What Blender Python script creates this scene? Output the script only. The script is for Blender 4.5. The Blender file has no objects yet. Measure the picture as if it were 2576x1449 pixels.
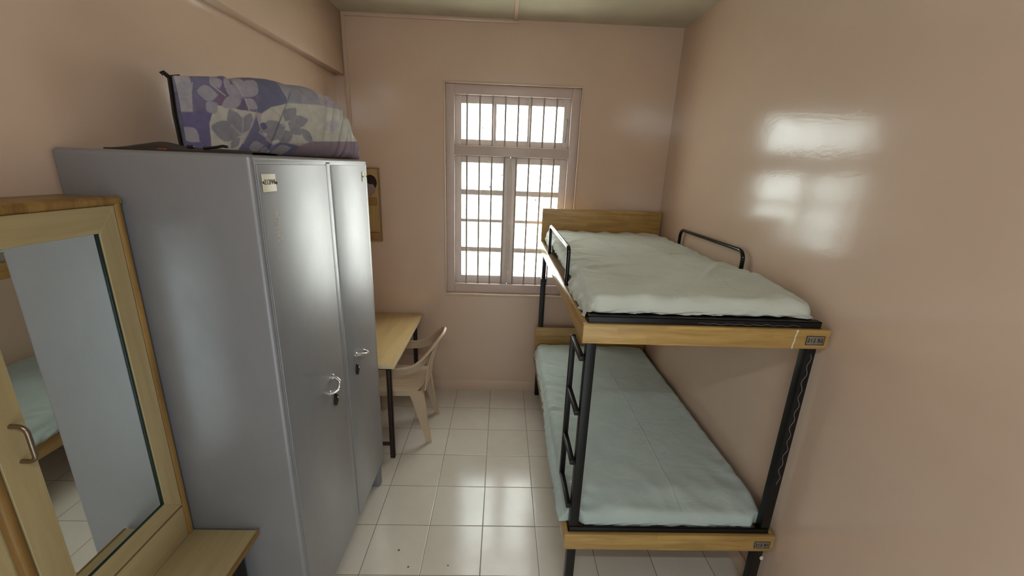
import bpy, bmesh, math, random
from mathutils import Vector, Matrix, noise
random.seed(7)
C = bpy.context.scene.collection
PI = math.pi

# ------------------------------------------------------------------ helpers
class MB:
    """collects shapes into one bmesh"""
    def __init__(s):
        s.bm = bmesh.new()
    def _merge(s, t, mi=0):
        for f in t.faces: f.material_index = mi
        me = bpy.data.meshes.new('tmp'); t.to_mesh(me); t.free()
        s.bm.from_mesh(me); bpy.data.meshes.remove(me)
    def box(s, a, b, bev=0.0, seg=2, mi=0, M=None):
        t = bmesh.new()
        bmesh.ops.create_cube(t, size=1)
        c = [(a[i]+b[i])/2 for i in range(3)]; d = [abs(b[i]-a[i]) for i in range(3)]
        for v in t.verts: v.co = Vector([c[i]+v.co[i]*d[i] for i in range(3)])
        if bev > 0:
            bmesh.ops.bevel(t, geom=t.edges[:], offset=min(bev, min(d)*.45), segments=seg, affect='EDGES', profile=.5)
        if M is not None: bmesh.ops.transform(t, matrix=M, verts=t.verts)
        s._merge(t, mi); return s
    def poly(s, pts, depth, axis_m=None, mi=0, bev=0):
        """extrude a 2D polygon (x,y) by depth along z, then transform"""
        t = bmesh.new()
        vs = [t.verts.new((p[0], p[1], 0)) for p in pts]
        f = t.faces.new(vs)
        r = bmesh.ops.extrude_face_region(t, geom=[f])
        for e in r['geom']:
            if isinstance(e, bmesh.types.BMVert): e.co.z += depth
        bmesh.ops.recalc_face_normals(t, faces=t.faces)
        if bev: bmesh.ops.bevel(t, geom=t.edges[:], offset=bev, segments=2, affect='EDGES')
        if axis_m is not None: bmesh.ops.transform(t, matrix=axis_m, verts=t.verts)
        s._merge(t, mi); return s
    def sweep(s, path, section, up=Vector((0, 0, 1)), mi=0, cap=True, scale=None, roll=None):
        """sweep a closed 2D section [(side,up)] along a path"""
        t = bmesh.new(); rings = []
        P = [Vector(p) for p in path]; n = len(P)
        prev = None
        for i, p in enumerate(P):
            d = (P[min(i+1, n-1)]-P[max(i-1, 0)]).normalized()
            side = d.cross(up)
            if side.length < .05: side = prev.copy() if prev is not None else d.cross(Vector((1, 0, 0)))
            side.normalize(); prev = side
            u = side.cross(d).normalized()
            k = scale[i] if scale else 1
            if roll:
                ca, sa = math.cos(roll[i]), math.sin(roll[i]); side, u = side*ca-u*sa, u*ca+side*sa
            rings.append([t.verts.new(p+side*a*k+u*b*k) for a, b in section])
        m = len(section)
        for i in range(n-1):
            for j in range(m):
                t.faces.new((rings[i][j], rings[i][(j+1) % m], rings[i+1][(j+1) % m], rings[i+1][j]))
        if cap:
            t.faces.new(rings[0][::-1]); t.faces.new(rings[-1])
        bmesh.ops.recalc_face_normals(t, faces=t.faces)
        s._merge(t, mi); return s
    def tube(s, path, r, n=12, mi=0, up=Vector((0, 0, 1))):
        return s.sweep(path, [(r*math.cos(2*PI*k/n), r*math.sin(2*PI*k/n)) for k in range(n)], mi=mi, up=up)
    def disc(s, c, nrm, rx, ry, h, n=28, mi=0, upv=(0, 0, 1), dome=0):
        nrm = Vector(nrm).normalized(); up = Vector(upv); sx = up.cross(nrm).normalized(); up = nrm.cross(sx)
        t = bmesh.new(); c = Vector(c)
        rings = []
        for (k, hh) in ((1, 0), (1, h*.6), (.86, h)):
            rings.append([t.verts.new(c+sx*rx*k*math.cos(2*PI*j/n)+up*ry*k*math.sin(2*PI*j/n)+nrm*hh) for j in range(n)])
        for a, b in zip(rings, rings[1:]):
            for j in range(n): t.faces.new((a[j], a[(j+1) % n], b[(j+1) % n], b[j]))
        t.faces.new(rings[0][::-1])
        if dome:
            cv = t.verts.new(c+nrm*(h+dome))
            for j in range(n): t.faces.new((rings[-1][j], rings[-1][(j+1) % n], cv))
        else: t.faces.new(rings[-1])
        bmesh.ops.recalc_face_normals(t, faces=t.faces)
        s._merge(t, mi); return s
    def text(s, body, size, M, mi=0, extrude=.0006):
        cu = bpy.data.curves.new('tmp', 'FONT'); cu.body = body; cu.size = size; cu.align_x = 'CENTER'; cu.align_y = 'CENTER'; cu.extrude = extrude
        ob = bpy.data.objects.new('tmp', cu); C.objects.link(ob)
        dg = bpy.context.evaluated_depsgraph_get(); dg.update()
        me = bpy.data.meshes.new_from_object(ob.evaluated_get(dg))
        t = bmesh.new(); t.from_mesh(me); bmesh.ops.transform(t, matrix=M, verts=t.verts)
        bpy.data.objects.remove(ob); bpy.data.curves.remove(cu); bpy.data.meshes.remove(me)
        s._merge(t, mi); return s
    def grid(s, P, mi=0, closed_u=False):
        t = bmesh.new()
        V = [[t.verts.new(p) for p in row] for row in P]
        n = len(V[0])
        for i in range(len(V)-1):
            for j in range(n if closed_u else n-1):
                t.faces.new((V[i][j], V[i][(j+1) % n], V[i+1][(j+1) % n], V[i+1][j]))
        s._merge(t, mi); return s

def obj(name, mb, mats, parent=None, smooth=35):
    bm = mb.bm
    base = parent_base(parent)
    for v in bm.verts: v.co -= base
    ang = math.radians(smooth)
    for f in bm.faces: f.smooth = smooth > 0
    for e in bm.edges:
        if len(e.link_faces) == 2: e.smooth = e.calc_face_angle(0) < ang
    me = bpy.data.meshes.new(name); bm.to_mesh(me); bm.free()
    for m in (mats if isinstance(mats, (list, tuple)) else [mats]): me.materials.append(m)
    o = bpy.data.objects.new(name, me); C.objects.link(o)
    if parent is not None: o.parent = parent
    return o
def parent_base(p):
    b = Vector((0, 0, 0))
    while p is not None: b = b+p.location; p = p.parent
    return b
def thing(name, label, cat, loc=(0, 0, 0), group=None):
    o = bpy.data.objects.new(name, None); C.objects.link(o); o.location = loc; o.empty_display_size = .1
    o['label'] = label; o['category'] = cat
    if group: o['group'] = group
    return o
def tag(o, label, cat, group=None):
    o['label'] = label; o['category'] = cat
    if group: o['group'] = group
    return o
def struct(name, mb, mat, parent=None, smooth=35):
    o = obj(name, mb, mat, parent, smooth)
    if parent is None: o['kind'] = 'structure'
    return o
def srgb(r, g, b):
    f = lambda c: (c/255/12.92) if c <= 10.3 else ((c/255+.055)/1.055)**2.4
    return (f(r), f(g), f(b), 1)

smooth01 = lambda t: max(0, min(1, t))**2*(3-2*max(0, min(1, t)))
# ------------------------------------------------------------------ materials
class N:
    def __init__(s, name):
        s.m = bpy.data.materials.new(name); s.m.use_nodes = True
        s.t = s.m.node_tree; s.b = s.t.nodes['Principled BSDF']
        s.out = s.t.nodes['Material Output']
        s._tc = None
    def new(s, typ, **kw):
        n = s.t.nodes.new(typ)
        for k, v in kw.items(): setattr(n, k, v)
        return n
    def link(s, a, b): s.t.links.new(a, b)
    def co(s):
        if not s._tc: s._tc = s.new('ShaderNodeTexCoord')
        return s._tc.outputs['Object']
    def set(s, **kw):
        for k, v in kw.items(): s.b.inputs[k.replace('_', ' ')].default_value = v
        return s
    def mapping(s, scale=(1, 1, 1), src=None):
        m = s.new('ShaderNodeMapping'); m.inputs['Scale'].default_value = scale
        s.link(src or s.co(), m.inputs['Vector']); return m.outputs['Vector']
    def noise(s, scale, detail=3, rough=.5, vec=None, dist=0):
        n = s.new('ShaderNodeTexNoise'); n.inputs['Scale'].default_value = scale; n.inputs['Detail'].default_value = detail
        n.inputs['Roughness'].default_value = rough; n.inputs['Distortion'].default_value = dist
        s.link(vec or s.co(), n.inputs['Vector']); return n.outputs['Fac']
    def ramp(s, fac, stops):
        r = s.new('ShaderNodeValToRGB'); e = r.color_ramp.elements
        while len(e) < len(stops): e.new(.5)
        for el, (p, c) in zip(e, stops): el.position = p; el.color = c
        s.link(fac, r.inputs['Fac']); return r.outputs['Color']
    def math(s, op, a, b=None, c=None):
        n = s.new('ShaderNodeMath', operation=op)
        for i, x in enumerate((a, b, c)):
            if x is None: continue
            if isinstance(x, (int, float)): n.inputs[i].default_value = x
            else: s.link(x, n.inputs[i])
        return n.outputs[0]
    def mix(s, fac, a, b):
        n = s.new('ShaderNodeMix', data_type='RGBA')
        for inp, x in ((n.inputs['Factor'], fac), (n.inputs[6], a), (n.inputs[7], b)):
            if isinstance(x, (int, float)): inp.default_value = x
            elif isinstance(x, tuple): inp.default_value = x
            else: s.link(x, inp)
        return n.outputs[2]
    def bump(s, h, strength=.3, dist=.01, prev=None):
        n = s.new('ShaderNodeBump'); n.inputs['Strength'].default_value = strength; n.inputs['Distance'].default_value = dist
        s.link(h, n.inputs['Height'])
        if prev is not None: s.link(prev, n.inputs['Normal'])
        s.link(n.outputs['Normal'], s.b.inputs['Normal']); return n.outputs['Normal']
    def base(s, c):
        if isinstance(c, tuple): s.b.inputs['Base Color'].default_value = c
        else: s.link(c, s.b.inputs['Base Color'])
        return s

def m_plain(name, col, rough=.5, metal=0, var=.06, scale=30, spec=.5, bump=0):
    n = N(name); n.set(Roughness=rough, Metallic=metal, Specular_IOR_Level=spec)
    d = tuple(c*(1-var) for c in col[:3])+(1,)
    n.base(n.ramp(n.noise(scale, 4), [(.3, d), (.7, col)]))
    if bump: n.bump(n.noise(scale*6, 3), bump, .002)
    return n.m

def m_wall(name, col, rough=.16, wav=.08, spec=.62):
    n = N(name); n.set(Roughness=rough, Specular_IOR_Level=spec)
    d = tuple(c*.93 for c in col[:3])+(1,)
    n.base(n.ramp(n.noise(1.6, 5, .6), [(.3, d), (.7, col)]))
    b1 = n.bump(n.noise(3.0, 2), wav, .03)
    n.bump(n.noise(42, 3, vec=n.mapping((1, 1, 2.2))), .07, .004, prev=b1)
    return n.m

def m_wood(name, light, dark, axis='x', scale=1, rough=.35, strip=0):
    n = N(name); n.set(Roughness=rough, Specular_IOR_Level=.4)
    sc = {'x': (1.2, 14, 14), 'y': (14, 1.2, 14), 'z': (14, 14, 1.2)}[axis]
    v = n.mapping(tuple(k*scale for k in sc))
    g = n.noise(3.0, 6, .62, vec=v, dist=.6)
    col = n.ramp(g, [(.28, dark), (.5, tuple((a+b)/2 for a, b in zip(light, dark))), (.72, light)])
    if strip:
        w = n.new('ShaderNodeSeparateXYZ'); n.link(n.co(), w.inputs[0])
        along = w.outputs['XYZ'.index(axis.upper())]; z = w.outputs[2] if axis != 'z' else w.outputs[1]
        row = n.math('FLOOR', n.math('MULTIPLY', z, 1/strip))
        colm = n.math('FLOOR', n.math('ADD', n.math('MULTIPLY', along, 3.3), n.math('MULTIPLY', row, .37)))
        cv = n.new('ShaderNodeCombineXYZ'); n.link(row, cv.inputs[0]); n.link(colm, cv.inputs[1])
        wn = n.new('ShaderNodeTexWhiteNoise', noise_dimensions='2D'); n.link(cv.outputs[0], wn.inputs['Vector'])
        tint = n.ramp(wn.outputs['Value'], [(0, (.88, .87, .85, 1)), (1, (1.05, 1.04, 1.03, 1))])
        mm = n.new('ShaderNodeMix', data_type='RGBA', blend_type='MULTIPLY'); mm.inputs['Factor'].default_value = 1
        n.link(col, mm.inputs[6]); n.link(tint, mm.inputs[7]); col = mm.outputs[2]
    n.base(col); n.bump(g, .06, .002)
    return n.m

WALL = srgb(211, 185, 164)
M = {}
M['wall'] = m_wall('wall_gloss_paint', WALL)
M['ceil'] = m_plain('ceiling_distemper', srgb(198, 190, 168), .8, var=.16, scale=3.5, spec=.2)
M['trimp'] = m_wall('trim_paint', WALL, .28, .2)
M['frame'] = m_plain('window_frame_paint', srgb(202, 183, 176), .35, var=.05, scale=14, bump=.1)
M['sash'] = m_plain('sash_paint', srgb(212, 198, 193), .4, var=.08, scale=14)
M['bar'] = m_plain('bar_paint', srgb(150, 142, 136), .45, var=.15, scale=40)
M['black'] = m_plain('black_enamel', srgb(17, 16, 16), .4, var=.5, scale=18, spec=.35)
M['rail'] = m_plain('black_gloss_tube', srgb(14, 14, 15), .16, var=.2, scale=18)
M['oak_x'] = m_wood('oak_laminate_across', srgb(194, 160, 98), srgb(156, 122, 68), 'x', 1, .36, .028)
M['oak_y'] = m_wood('oak_laminate_along', srgb(190, 156, 98), srgb(152, 118, 66), 'y', 1, .22, .028)
M['ply'] = m_wood('deck_plywood', srgb(150, 118, 76), srgb(116, 84, 48), 'y', .6, .6)
M['pine_z'] = m_wood('cabinet_pine_upright', srgb(176, 159, 118), srgb(157, 137, 97), 'z', .5, .42)
M['pine_y'] = m_wood('cabinet_pine_level', srgb(176, 159, 118), srgb(157, 137, 97), 'y', .5, .42)
M['teak'] = m_wood('brown_moulding', srgb(162, 126, 68), srgb(108, 76, 34), 'z', .8, .4)
M['teak_y'] = m_wood('brown_moulding_level', srgb(162, 126, 68), srgb(108, 76, 34), 'y', .8, .4)
M['tabletop'] = m_wood('table_laminate', srgb(210, 184, 136), srgb(192, 164, 114), 'y', .5, .4)
M['edge'] = m_plain('table_edge_lip', srgb(214, 196, 160), .4)
M['angle'] = m_plain('dark_angle_steel', srgb(52, 34, 26), .5, var=.4, scale=30)
M['plastic'] = m_plain('beige_plastic', srgb(198, 175, 148), .42, var=.04, scale=8)
M['chrome'] = m_plain('chrome', srgb(225, 225, 225), .12, 1, var=.03)
M['steel'] = m_plain('brushed_steel', srgb(150, 136, 118), .3, 1, var=.15, scale=60)
M['ink'] = m_plain('black_ink', srgb(22, 20, 20), .6)
M['plate'] = m_plain('ivory_plate', srgb(222, 214, 190), .45, var=.06)
M['tag'] = m_plain('dull_metal_tag', srgb(132, 122, 108), .5, var=.25, scale=50)
M['white'] = m_plain('white_putty', srgb(226, 214, 200), .7)
M['scratch'] = m_plain('grey_paint_run', srgb(120, 112, 106), .6)
M['darkpl'] = m_plain('black_plastic', srgb(16, 15, 15), .35)
M['nylon'] = m_plain('dark_nylon', srgb(50, 42, 38), .55, var=.35, scale=24, bump=.3)
M['orange'] = m_plain('orange_print', srgb(128, 66, 36), .6)
M['board'] = m_wood('yellow_board', srgb(190, 158, 104), srgb(160, 126, 76), 'z', .6, .4)
M['board_edge'] = m_plain('board_edging', srgb(150, 112, 64), .45)
M['maroon'] = m_plain('dark_maroon_cloth', srgb(44, 26, 24), .8)
M['pinkgrey'] = m_plain('greyish_pink_cloth', srgb(150, 126, 118), .8)

def m_locker():
    n = N('grey_hammered_enamel'); n.set(Metallic=.15, Specular_IOR_Level=1.0, Coat_Weight=.8, Coat_Roughness=.47, Coat_IOR=1.7)
    w = n.noise(5, 5, .65); st = n.noise(26, 4, .6, vec=n.mapping((1, 1, .5)))
    col = n.ramp(n.noise(9, 6, .7, vec=n.mapping((1, 1, .6))), [(.25, srgb(114, 115, 120)), (.75, srgb(124, 125, 130))])
    n.base(col)
    n.link(n.math('ADD', n.math('MULTIPLY', w, .16), n.math('ADD', n.math('MULTIPLY', st, .08), .33)), n.b.inputs['Roughness'])
    b = n.bump(n.noise(70, 3, .6), .05, .002)
    n.bump(n.noise(2.2, 2), .02, .02, prev=b)
    return n.m
M['locker'] = m_locker()

def m_floor():
    n = N('ceramic_floor_tile'); n.set(Specular_IOR_Level=.65)
    s = n.new('ShaderNodeSeparateXYZ'); n.link(n.co(), s.inputs[0])
    def jt(o):
        f = n.math('FRACT', n.math('ADD', n.math('MULTIPLY', o, 1/.3), .5))
        return n.math('ABSOLUTE', n.math('SUBTRACT', f, .5))
    d = n.math('MINIMUM', jt(s.outputs[0]), jt(s.outputs[1]))
    gm = n.math('LESS_THAN', d, .0045)
    cv = n.new('ShaderNodeCombineXYZ')
    for i in (0, 1): n.link(n.math('FLOOR', n.math('MULTIPLY', s.outputs[i], 1/.3)), cv.inputs[i])
    wn = n.new('ShaderNodeTexWhiteNoise', noise_dimensions='2D'); n.link(cv.outputs[0], wn.inputs['Vector'])
    tile = n.ramp(wn.outputs['Value'], [(0, srgb(214, 206, 194)), (1, srgb(222, 214, 202))])
    cl = n.ramp(n.noise(7, 5, .6), [(.3, (.94, .93, .92, 1)), (.7, (1, 1, 1, 1))])
    mm = n.new('ShaderNodeMix', data_type='RGBA', blend_type='MULTIPLY'); mm.inputs['Factor'].default_value = 1
    n.link(tile, mm.inputs[6]); n.link(cl, mm.inputs[7])
    n.base(n.mix(gm, mm.outputs[2], srgb(92, 82, 70)))
    n.link(n.math('ADD', n.math('MULTIPLY', n.noise(5, 4), .1), n.math('ADD', n.math('MULTIPLY', gm, .5), .12)), n.b.inputs['Roughness'])
    b = n.bump(n.math('MULTIPLY', n.math('MINIMUM', d, .012), 80), .35, .002)
    n.bump(n.noise(60, 2), .02, .003, prev=b)
    return n.m
M['floor'] = m_floor()

def m_sheet(name, a, b, seams_x, seams_y):
    n = N(name); n.set(Roughness=.85, Specular_IOR_Level=.2, Sheen_Weight=.15)
    n.base(n.ramp(n.noise(6, 4), [(.3, b), (.7, a)]))
    s = n.new('ShaderNodeSeparateXYZ'); n.link(n.co(), s.inputs[0])
    wob = n.math('MULTIPLY', n.math('SUBTRACT', n.noise(3, 2), .5), .03)
    h = None
    for o, L in ((0, seams_x), (1, seams_y)):
        for c in L:
            d = n.math('ABSOLUTE', n.math('SUBTRACT', n.math('ADD', s.outputs[o], wob), c))
            g = n.math('MAXIMUM', n.math('SUBTRACT', 1, n.math('MULTIPLY', d, 1/.009)), 0)
            h = g if h is None else n.math('MAXIMUM', h, g)
    g = n.new('ShaderNodeNewGeometry'); sg = n.new('ShaderNodeSeparateXYZ'); n.link(g.outputs['True Normal'], sg.inputs[0])
    fade = n.ramp(n.noise(4, 2), [(.35, (.15, .15, .15, 1)), (.6, (1, 1, 1, 1))])
    h = n.math('MULTIPLY', n.math('MULTIPLY', h, n.math('GREATER_THAN', sg.outputs[2], .85)), fade)
    p = n.bump(h, .6, .004)
    p = n.bump(n.noise(9, 4, .55, vec=n.mapping((1, 1.6, 1)), dist=.8), .35, .02, prev=p)
    n.bump(n.noise(700, 1), .08, .001, prev=p)
    return n.m

def m_glass():
    m = bpy.data.materials.new('wavy_frosted_window_glass'); m.use_nodes = True
    t = m.node_tree; t.nodes.remove(t.nodes['Principled BSDF']); out = t.nodes['Material Output']
    tr = t.nodes.new('ShaderNodeBsdfTransparent'); tr.inputs[0].default_value = (.95, .97, .96, 1)
    tl = t.nodes.new('ShaderNodeBsdfTranslucent'); tl.inputs[0].default_value = (.9, .96, .95, 1)
    gl = t.nodes.new('ShaderNodeBsdfGlossy'); gl.inputs['Roughness'].default_value = .1
    tc = t.nodes.new('ShaderNodeTexCoord'); no = t.nodes.new('ShaderNodeTexNoise'); no.inputs['Scale'].default_value = 14; no.inputs['Detail'].default_value = 5
    t.links.new(tc.outputs['Object'], no.inputs['Vector'])
    # dried paint specks on the pane
    sp = t.nodes.new('ShaderNodeValToRGB'); sp.color_ramp.elements[0].position = .63; sp.color_ramp.elements[1].position = .67
    n2 = t.nodes.new('ShaderNodeTexNoise'); n2.inputs['Scale'].default_value = 22; n2.inputs['Detail'].default_value = 6; n2.inputs['Roughness'].default_value = .7
    t.links.new(tc.outputs['Object'], n2.inputs['Vector']); t.links.new(n2.outputs['Fac'], sp.inputs['Fac'])
    df = t.nodes.new('ShaderNodeBsdfDiffuse'); df.inputs[0].default_value = srgb(120, 118, 112)
    m1 = t.nodes.new('ShaderNodeMixShader'); m1.inputs[0].default_value = .3
    t.links.new(tr.outputs[0], m1.inputs[1]); t.links.new(tl.outputs[0], m1.inputs[2])
    m2 = t.nodes.new('ShaderNodeMixShader'); m2.inputs[0].default_value = .05
    t.links.new(m1.outputs[0], m2.inputs[1]); t.links.new(gl.outputs[0], m2.inputs[2])
    m3 = t.nodes.new('ShaderNodeMixShader'); t.links.new(sp.outputs['Color'], m3.inputs[0])
    t.links.new(m2.outputs[0], m3.inputs[1]); t.links.new(df.outputs[0], m3.inputs[2])
    t.links.new(m3.outputs[0], out.inputs['Surface'])
    return m
M['glass'] = m_glass()
nm = N('mirror_silvering'); nm.set(Metallic=1, Roughness=.015); nm.base(nm.ramp(nm.noise(3), [(0, (.84, .88, .86, 1)), (1, (.86, .9, .88, 1))])); M['mirror'] = nm.m
M['mirror_edge'] = m_plain('green_glass_edge', srgb(16, 40, 38), .2)

# ------------------------------------------------------------------ room
XL, XR, YB, YF, ZC = -.60, 1.945, 0.0, -3.86, 2.985
WX0, WX1, WZ0, WZ1 = .205, 1.235, .922, 2.558
b = MB(); b.box((XL-.15, YF-.15, -.12), (XR+.15, YB+.25, 0)); fl = struct('floor', b, M['floor'], smooth=0)
b = MB()
for (px, py, r) in ((.165, -1.66, .006), (.235, -1.755, .005), (.385, -1.83, .008), (.435, -1.745, .004)):
    b.disc((px, py, .0002), (0, 0, 1), r, r*.9, .0006, n=12, upv=(0, 1, 0))
obj('floor_stain', b, m_plain('dark_speck', srgb(84, 74, 62), .7), fl)
b = MB(); b.box((XL-.15, YF-.15, ZC), (XR+.15, YB+.25, ZC+.12)); struct('ceiling', b, M['ceil'], smooth=0)
b = MB(); b.box((XL-.15, YF-.15, 0), (XL, YB+.2, ZC)); struct('wall_left', b, M['wall'], smooth=0)
b = MB(); b.box((XR, YF-.15, 0), (XR+.15, YB+.2, ZC)); struct('wall_right', b, M['wall'], smooth=0)
b = MB(); b.box((XL, YF-.15, 0), (XR, YF, ZC)); struct('wall_near', b, M['wall'], smooth=0)
b = MB(); TW = .2
b.box((XL, 0, 0), (WX0, TW, ZC)).box((WX1, 0, 0), (XR, TW, ZC)).box((WX0, 0, 0), (WX1, TW, WZ0)).box((WX0, 0, WZ1), (WX1, TW, ZC))
struct('wall_far', b, M['wall'], smooth=0)
b = MB(); b.box((XL, YF, 2.575), (-.527, YB, ZC), .006); struct('beam_left', b, M['wall'])
b = MB(); b.box((XL, -.0035, 0), (XR, 0, .10), .0015); struct('baseboard_far', b, M['trimp'])
b = MB(); b.box((XR-.012, YF, 0), (XR, -.007, .10), .002); struct('baseboard_right', b, M['trimp'])
# painted wiring casing: up the corner, along the top of the far wall, over the ceiling
b = MB(); b.box((-.527, -.014, .6), (-.5, 0, 2.962), .003); struct('trim_1', b, M['trimp'])
b = MB(); b.box((-.527, -.016, 2.96), (.735, 0, ZC), .003); struct('trim_2', b, M['trimp'])
b = MB(); b.box((.702, YF, ZC-.014), (.73, -.016, ZC), .003); struct('trim_3', b, M['trimp'])

# ------------------------------------------------------------------ window
w = bpy.data.objects.new('window_1', None); C.objects.link(w); w.location = (.72, .05, WZ0); w['kind'] = 'structure'
b = MB()   # raised plaster bead round the opening
t_ = .012
for (a, c) in (((WX0-t_, -.008, WZ0), (WX0+.002, .004, WZ1)), ((WX1-.002, -.008, WZ0), (WX1+t_, .004, WZ1)),
               ((WX0-t_, -.008, WZ1-.0005), (WX1+t_, .004, WZ1+t_)), ((WX0-t_, -.012, WZ0-.02), (WX1+t_, .004, WZ0+.0005))):
    b.box(a, c, .004)
obj('plaster_bead', b, M['trimp'], w)
b = MB(); F0, F1 = .03, .1
b.box((WX0, F0, WZ0), (.272, F1, WZ1), .004).box((1.168, F0, WZ0), (WX1, F1, WZ1), .004)
b.box((.272, F0, 2.487), (1.168, F1, WZ1), .004).box((.272, F0, 2.046), (1.168, F1, 2.121), .004).box((.272, F0, WZ0), (1.168, F1, 1.0), .004)
obj('window_frame', b, M['frame'], w)
def sash(x0, x1, z0, z1, cols, rows, y=.072):
    b = MB(); y1 = y+.028
    xs = [x0]+[c for cc in cols for c in cc]+[x1]; zs = [z0]+[r for rr in rows for r in rr]+[z1]
    for i in range(0, len(xs), 2): b.box((xs[i], y, z0), (xs[i+1], y1, z1), .003)
    for i in range(0, len(zs), 2):
        for k in range(1, len(xs)-1, 2): b.box((xs[k]-.002, y+.002, zs[i]), (xs[k+1]+.002, y1-.002, zs[i+1]), .003)
    s = obj('sash', b, M['sash'], w)
    for c in cols:
        for r in rows:
            g = MB(); g.box((c[0]-.004, y+.013, r[0]-.004), (c[1]+.004, y+.017, r[1]+.004)); obj('pane', g, M['glass'], s, 0)
rows4 = [(1.066, 1.272), (1.312, 1.522), (1.535+.012, 1.742), (1.785, 1.994)]
sash(.272, 1.168, 2.121, 2.487, [(.322, .570), (.594, .838), (.864, 1.118)], [(2.17, 2.43)])
sash(.272, .712, 1.0, 2.046, [(.324, .657)], rows4)
sash(.716, 1.168, 1.0, 2.046, [(.766, 1.112)], rows4)
b = MB(); b.box((.690, .06, 1.004), (.738, .074, 2.042), .004); obj('meeting_strip', b, M['sash'], w)
for k in range(8):
    x = .368+.0985*k
    for z0, z1 in ((.998, 2.048), (2.119, 2.489)):
        b = MB(); b.tube([(x, .05, z0), (x, .05, z1)], .0072, 10, up=Vector((0, 1, 0))); obj('security_bar', b, M['bar'], w)
b = MB()
for z in (1.08, 1.5, 1.98): b.box((.716, .05, z-.04), (.728, .06, z+.04), .003).disc((.722, .05, z+.02), (0, -1, 0), .007, .007, .012)
obj('latch', b, M['sash'], w)
b = MB(); b.tube([(1.14, .066, 2.17), (1.145, .064, 2.33)], .004).disc((1.145, .066, 2.335), (0, -1, 0), .009, .009, .01); obj('stay_rod', b, M['bar'], w)

# outside: pale neighbouring wall and ground seen white-out through the panes
b = MB(); b.box((-4, 3.2, -.5), (.42, 3.4, 5)); struct('neighbour_wall', b, m_plain('pale_blue_render', srgb(205, 222, 232), .9, var=.1, scale=2), smooth=0)
b = MB(); b.box((-6, .25, -.6), (8, 9, -.5)); struct('ground_outside', b, m_plain('pale_paving', srgb(206, 214, 200), .9, var=.15, scale=2), smooth=0)

# ------------------------------------------------------------------ wardrobe
WT = thing('wardrobe', 'tall grey steel two-door wardrobe with chrome handles and a duvet bag on top', 'wardrobe', (-.32, -1.64, 0))
wx0, wx1, wy0, wy1, wz0, wz1 = -.597, -.05, -2.155, -1.13, .155, 1.973
b = MB(); b.box((wx0, wy0, wz0), (wx1-.001, wy1, wz1), .014, 4)
# front rim and centre stile
b.box((wx1-.03, wy0+.0135, wz0+.014), (wx1+.0005, wy0+.0165, wz1-.014), .001).box((wx1-.03, wy1-.038, wz0+.014), (wx1+.0005, wy1-.0135, wz1-.014), .002)
b.box((wx1-.03, wy0+.0135, 1.951), (wx1+.0005, wy1-.0135, wz1-.0135), .002)
b.box((wx1-.03, -1.652, wz0+.014), (wx1+.0005, -1.608, wz1-.014), .002)
obj('body', b, M['locker'], WT)
def wdoor(y0, y1):
    b = MB(); b.box((wx1-.022, y0+.0035, wz0+.012), (wx1+.0035, y1-.0035, 1.9475), .003, 2)
    return obj('door', b, M['locker'], WT)
dl = wdoor(wy0+.0165, -1.652); dr = wdoor(-1.608, wy1-.038)
XF = wx1+.0035
def dhandle(f1, f2, door, out=.036):
    """bowed chrome pull from f1 to f2 (y,z) on the door face"""
    p = []
    for k in range(15):
        t = k/14; y = f1[0]+(f2[0]-f1[0])*t; z = f1[1]+(f2[1]-f1[1])*t
        p.append((XF-.002+(out+.002)*min(1, (math.sin(PI*t)*1.25)**.6 if 0 < t < 1 else 0), y, z))
    n = len(p); b = MB()
    b.sweep(p, [(.0075*math.cos(2*PI*k/12), .0075*math.sin(2*PI*k/12)) for k in range(12)], scale=[1.15-.3*math.sin(PI*i/(n-1)) for i in range(n)], up=Vector((.3, .2, 1)))
    b.disc((XF, f1[0], f1[1]), (1, 0, 0), .013, .013, .006); b.disc((XF, f2[0], f2[1]), (1, 0, 0), .011, .011, .004)
    return obj('handle', b, M['chrome'], door)
dhandle((-1.775, 1.076), (-1.812, 1.018), dl, .034); dhandle((-1.492, 1.045), (-1.375, 1.012), dr)
def keyhole(y, z, door):
    b = MB(); b.disc((XF, y, z), (1, 0, 0), .017, .03, .008, dome=.004); b.disc((XF+.011, y, z+.012), (1, 0, 0), .004, .004, .002, mi=1)
    obj('keyhole', b, [M['darkpl'], M['chrome']], door)
keyhole(-1.766, .962, dl); keyhole(-1.491, .966, dr)
RX = Matrix.Rotation(PI/2, 4, 'Z') @ Matrix.Rotation(PI/2, 4, 'X')     # text facing +X, reading along +Y
b = MB(); yc, zc = -2.083, 1.893
b.box((XF, yc-.036, zc-.026), (XF+.003, yc+.036, zc+.026), .001)
b.text('212/W', .0215, Matrix.Translation((XF+.0033, yc, zc+.002)) @ RX, 1)
b.disc((XF+.003, yc-.0355, zc+.002), (1, 0, 0), .0035, .0035, .003, 12, 1); b.disc((XF+.003, yc+.0345, zc-.001), (1, 0, 0), .0045, .0045, .003, 12, 1)
obj('number_plate', b, [M['plate'], M['ink']], dl)
b = MB(); yc, zc = -1.199, 1.895
b.box((XF, yc-.032, zc-.024), (XF+.003, yc+.032, zc+.024), .001)
b.box((XF+.003, yc+.001, zc-.02), (XF+.0036, yc+.004, zc+.02), mi=1)
b.disc((XF+.003, yc-.027, zc), (1, 0, 0), .004, .004, .003, 12, 1); b.disc((XF+.003, yc+.027, zc), (1, 0, 0), .004, .004, .003, 12, 1)
obj('number_plate', b, [M['plate'], M['ink']], dr)
b = MB()   # torn remains of a white sticker
rs = random.Random(3)
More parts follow.
